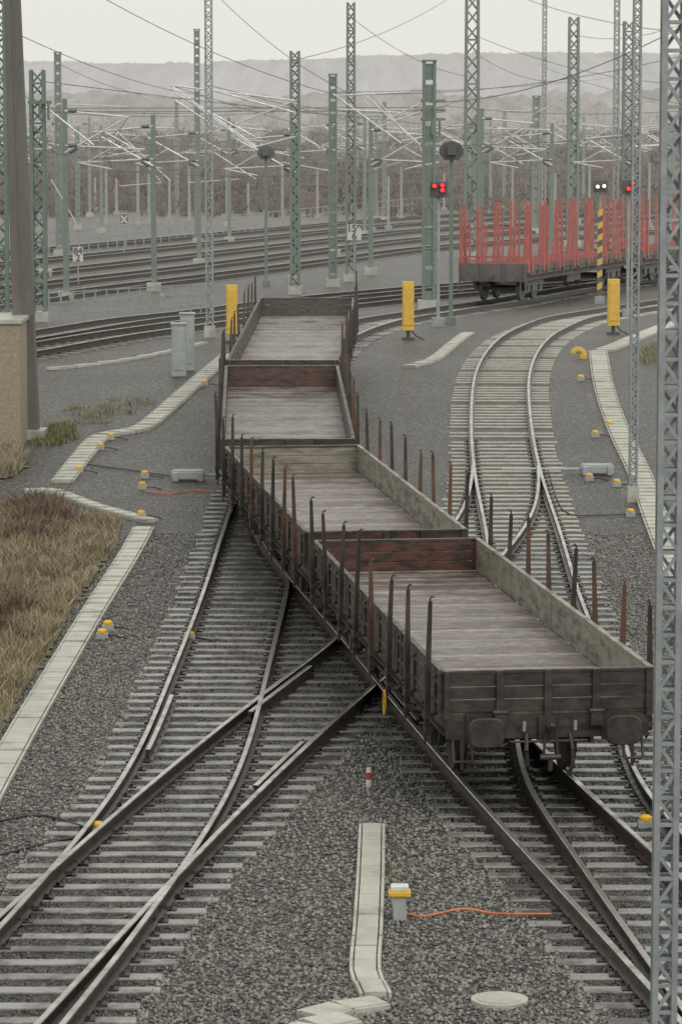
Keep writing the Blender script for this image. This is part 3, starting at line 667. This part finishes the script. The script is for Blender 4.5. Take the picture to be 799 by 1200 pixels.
for px,by,ty in((210,441,380),(220,434,368)):
    g_=G(px,by);h=P(px,ty,g_.y).z-g_.z;mb=MB();mb.box((g_.x,g_.y,g_.z+h/2),(.4,.35,h));mb.box((g_.x,g_.y,g_.z+h+.02),(.46,.41,.05));mb.box((g_.x,g_.y-.18,g_.z+h*.52),(.32,.02,h*.8));mb.box((g_.x+.1,g_.y-.2,g_.z+h*.55),(.03,.03,.12));mb.build('electrical_cabinet',[m_grey],bevel=.01)
m_brick=M('beige_render',(.40,.33,.235),(.27,.22,.155),scale=12,rough=.85,bump=.5,bscale=30)
g_=G(25,527);h=P(25,380,g_.y).z-g_.z;e=empty('trackside_hut',g_)
mb=MB();mb.box((-1.6,1.5,h/2),(3.2,3.,h));mb.build('walls',[m_brick],e)
mb=MB();mb.box((-1.6,1.5,h+.06),(3.3,3.1,.12));mb.build('roof',[m_conc],e,bevel=.02)
mb=MB();mb.box((-1.7,-.02,1.0),(.9,.06,2.0));mb.box((-1.38,-.07,1.0),(.04,.06,.14));mb.build('door',[m_grey],e)
# ------------------------------------------------------------ dry grass
m_grass=M('dry_grass_blades',(.43,.36,.24),(.19,.155,.095),scale=1.0,rough=.8,island=True,lo=.25,hi=.85)
m_grassg=M('olive_grass_blades',(.19,.19,.10),(.33,.29,.18),scale=1.,rough=.8,island=True,lo=.25,hi=.85)
m_weed=M('reddish_weeds',(.21,.13,.09),(.11,.08,.06),scale=1.,rough=.8,island=True)
m_soil=M('grass_soil',(.19,.165,.11),(.11,.105,.06),scale=1.5,rough=.9,bump=.6)
def grass(name,poly,n,hmin,hmax,mat,tri=True,den=70):
    pw=[G(a,b) for a,b in poly]
    xs_=[p.x for p in pw];ys_=[p.y for p in pw]
    def inside(x,y):
        c=False;j_=len(pw)-1
        for i in range(len(pw)):
            if (pw[i].y>y)!=(pw[j_].y>y) and x<(pw[j_].x-pw[i].x)*(y-pw[i].y)/(pw[j_].y-pw[i].y)+pw[i].x: c=not c
            j_=i
        return c
    if tri:
        st=.12;mb=MB()
        for x in np.arange(min(xs_),max(xs_),st):
            for y in np.arange(min(ys_),max(ys_),st*2):
                jx=.12*nz.noise(Vector((x*3,y*3,0)))
                if inside(x+st/2+jx,y+st):
                    mb.add([(x,y,H(y)+GO+.035),(x+st,y,H(y)+GO+.035),(x+st,y+st*2,H(y+st*2)+GO+.035),(x,y+st*2,H(y+st*2)+GO+.035)],[(0,1,2,3)])
        mb.build('grass_ground',[m_soil])
    cl=[]
    while len(cl)<max(8,n//den):
        x=random.uniform(min(xs_),max(xs_));y=random.uniform(min(ys_),max(ys_))
        if inside(x,y): cl.append((x,y,random.uniform(.4,1.4)))
    V=[];T=[]
    for i in range(n):
        cx,cy,cs=random.choice(cl);sg=.16
        x=random.gauss(cx,sg);y=random.gauss(cy,sg*1.3)
        if not inside(x,y): continue
        h=random.uniform(hmin,hmax)*cs;a=random.uniform(0,6.28);w=.006+.006*random.random();le=random.uniform(.2,1.1)*h;b=random.uniform(0,6.28)
        z=H(y)+GO;dx,dy=math.cos(a)*w,math.sin(a)*w;lx,ly=math.cos(b)*le,math.sin(b)*le;o=len(V)
        V+=[(x-dx,y-dy,z),(x+dx,y+dy,z),(x+dx*.8+lx*.4,y+dy*.8+ly*.4,z+h*.6),(x-dx*.8+lx*.4,y-dy*.8+ly*.4,z+h*.6),(x+lx,y+ly,z+h)]
        T+=[(o,o+1,o+2),(o,o+2,o+3),(o+3,o+2,o+4)]
    np_mesh(name,np.array(V),np.array(T),[mat])
gp=[(-60,600),(30,592),(80,603),(142,614),(135,640),(85,715),(35,800),(-5,868),(-60,960)]
grass('dry_grass',gp,42000,.10,.30,m_grass,den=110)
grass('dry_grass',gp,12000,.06,.22,m_grassg,tri=False,den=300)
grass('weeds',[(10,590),(75,596),(95,620),(70,640),(0,640)],2200,.25,.5,m_weed,tri=False,den=60)
grass('weeds',[(-30,690),(40,700),(30,760),(-30,780)],1200,.25,.5,m_weed,tri=False,den=100)
grass('dry_grass',[(-30,560),(-30,530),(25,528),(32,548),(10,562)],4000,.2,.4,m_grass)
grass('green_weeds',[(38,520),(50,500),(85,498),(95,515),(60,525)],2500,.04,.16,M('green_weed_blades',(.15,.17,.06),(.24,.22,.11),rough=.8,island=True),tri=False)
grass('green_weeds',[(60,500),(70,480),(180,455),(190,470),(120,500)],1300,.04,.14,m_grassg,tri=False,den=60)
grass('green_weeds',[(440,1010),(520,980),(520,1010),(460,1040)],260,.02,.06,m_grassg,tri=False,den=30)
grass('dry_grass',[(745,425),(755,405),(820,405),(820,440)],4000,.12,.32,m_grassg,tri=False)
# ------------------------------------------------------------ background vegetation and hills
def treeline(name,mat,y0,y1,hw,n,h0,h1,per,blade,xoff=0):
    V=[];T=[]
    for i in range(n):
        y=random.uniform(y0,y1);x=random.uniform(-hw,hw)+xoff;h=random.uniform(h0,h1);z=H(y)+GO;w=h*random.uniform(.35,.6)
        o=len(V);tr=.012*h
        V+=[(x-tr,y,z),(x+tr,y,z),(x,y,z+h*.95)];T+=[(o,o+1,o+2)]
        for k_ in range(per):
            u=random.random();ph=random.uniform(0,6.28);rr=w*math.sin(math.pi*min(1,(u*.85+.12)))**.7*math.sqrt(random.random())
            bx=x+rr*math.cos(ph);by=y+rr*math.sin(ph);bz=z+h*(.02+.98*u)
            L_=blade*random.uniform(.5,1.4);ex=random.uniform(-.6,.6)*L_;ez=L_*random.uniform(.3,1);t_=blade*.12
            o=len(V);V+=[(bx-t_,by,bz-ez*.4),(bx+t_,by,bz-ez*.4),(bx+ex,by+random.uniform(-t_,t_),bz+ez*.6)];T+=[(o,o+1,o+2)]
    np_mesh(name,np.array(V),np.array(T),[mat])
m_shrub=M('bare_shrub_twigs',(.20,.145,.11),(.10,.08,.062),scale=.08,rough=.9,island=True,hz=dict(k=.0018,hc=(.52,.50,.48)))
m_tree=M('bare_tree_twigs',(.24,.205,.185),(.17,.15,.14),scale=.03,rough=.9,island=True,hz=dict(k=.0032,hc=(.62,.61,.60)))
treeline('low_scrub',m_shrub,272,300,40,260,.6,1.9,90,.45)
treeline('shrub_belt',m_shrub,300,380,55,520,1.6,4.2,170,.7)
treeline('bare_trees',m_shrub,400,480,75,200,3.5,7.0,220,1.0)
treeline('distant_trees',m_tree,540,820,130,520,5,10.5,190,1.5)
def hill(name,y0,y1,hfun,mat,nx=260,ny=60,hw=900,rough=1.5):
    V=[];T=[]
    for j_ in range(ny):
        t=j_/(ny-1);y=y0+(y1-y0)*t
        for i in range(nx):
            x=-hw+2*hw*i/(nx-1);h=hfun(x)*(math.sin(min(1,t*1.15)*math.pi/2)**1.2)
            h+=rough*nz.noise(Vector((x*.05,y*.05,0)))*min(1,t*4)+rough*.9*nz.noise(Vector((x*.25,y*.05,3)))*min(1,t*4)
            V.append((x,y,h+1.5))
    for j_ in range(ny-1):
        for i in range(nx-1): T.append((j_*nx+i,j_*nx+i+1,(j_+1)*nx+i+1,(j_+1)*nx+i))
    np_mesh(name,np.array(V),np.array(T),[mat],4)
def hm(name,c1,c2,s):  # hill haze is painted in: pale ramp colours stand in for misty air
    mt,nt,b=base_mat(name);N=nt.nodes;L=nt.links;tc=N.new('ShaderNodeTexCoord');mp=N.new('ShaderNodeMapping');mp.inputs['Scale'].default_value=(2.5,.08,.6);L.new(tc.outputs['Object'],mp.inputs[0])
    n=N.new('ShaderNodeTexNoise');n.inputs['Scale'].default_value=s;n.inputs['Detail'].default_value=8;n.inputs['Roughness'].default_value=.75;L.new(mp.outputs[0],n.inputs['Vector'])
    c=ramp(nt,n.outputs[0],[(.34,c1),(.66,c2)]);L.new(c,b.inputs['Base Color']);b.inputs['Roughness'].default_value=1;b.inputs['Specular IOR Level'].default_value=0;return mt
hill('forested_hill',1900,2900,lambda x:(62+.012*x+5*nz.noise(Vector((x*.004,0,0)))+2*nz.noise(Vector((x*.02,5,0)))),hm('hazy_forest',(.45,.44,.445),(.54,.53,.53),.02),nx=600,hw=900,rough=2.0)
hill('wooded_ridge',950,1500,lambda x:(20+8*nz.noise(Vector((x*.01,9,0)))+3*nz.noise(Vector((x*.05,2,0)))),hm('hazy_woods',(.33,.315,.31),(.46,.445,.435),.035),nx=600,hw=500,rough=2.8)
# ------------------------------------------------------------ world, light, camera
w=bpy.data.worlds.new('World');scene.world=w;w.use_nodes=True;nt=w.node_tree;bg=nt.nodes['Background']
sky=nt.nodes.new('ShaderNodeTexSky');sky.sky_type='NISHITA';sky.sun_disc=False;sky.sun_elevation=R(50);sky.sun_rotation=R(150)
mx=nt.nodes.new('ShaderNodeMix');mx.data_type='RGBA';mx.inputs[0].default_value=.92;nt.links.new(sky.outputs[0],mx.inputs[6]);mx.inputs[7].default_value=(7.9,7.85,7.2,1)
nt.links.new(mx.outputs[2],bg.inputs[0]);bg.inputs[1].default_value=.105
s=bpy.data.lights.new('sun','SUN');s.energy=1.15;s.angle=R(35);s.color=(1,.97,.91);so=bpy.data.objects.new('sun',s);scene.collection.objects.link(so)
az=R(150);el=R(50);dirv=Vector((math.sin(az)*math.cos(el),math.cos(az)*math.cos(el),math.sin(el)))
so.rotation_euler=dirv.to_track_quat('Z','Y').to_euler()
cam=bpy.data.cameras.new('camera');co=bpy.data.objects.new('camera',cam);scene.collection.objects.link(co)
cam.sensor_fit='VERTICAL';cam.sensor_height=36;cam.lens=F/1200*36;cam.clip_start=1;cam.clip_end=12000
cam.dof.use_dof=True;cam.dof.focus_distance=54;cam.dof.aperture_fstop=6.3
co.location=(0,0,CAMZ);co.rotation_euler=(R(90)-PITCH,0,0);scene.camera=co
scene.view_settings.view_transform='Standard';scene.view_settings.look='None';scene.view_settings.exposure=0
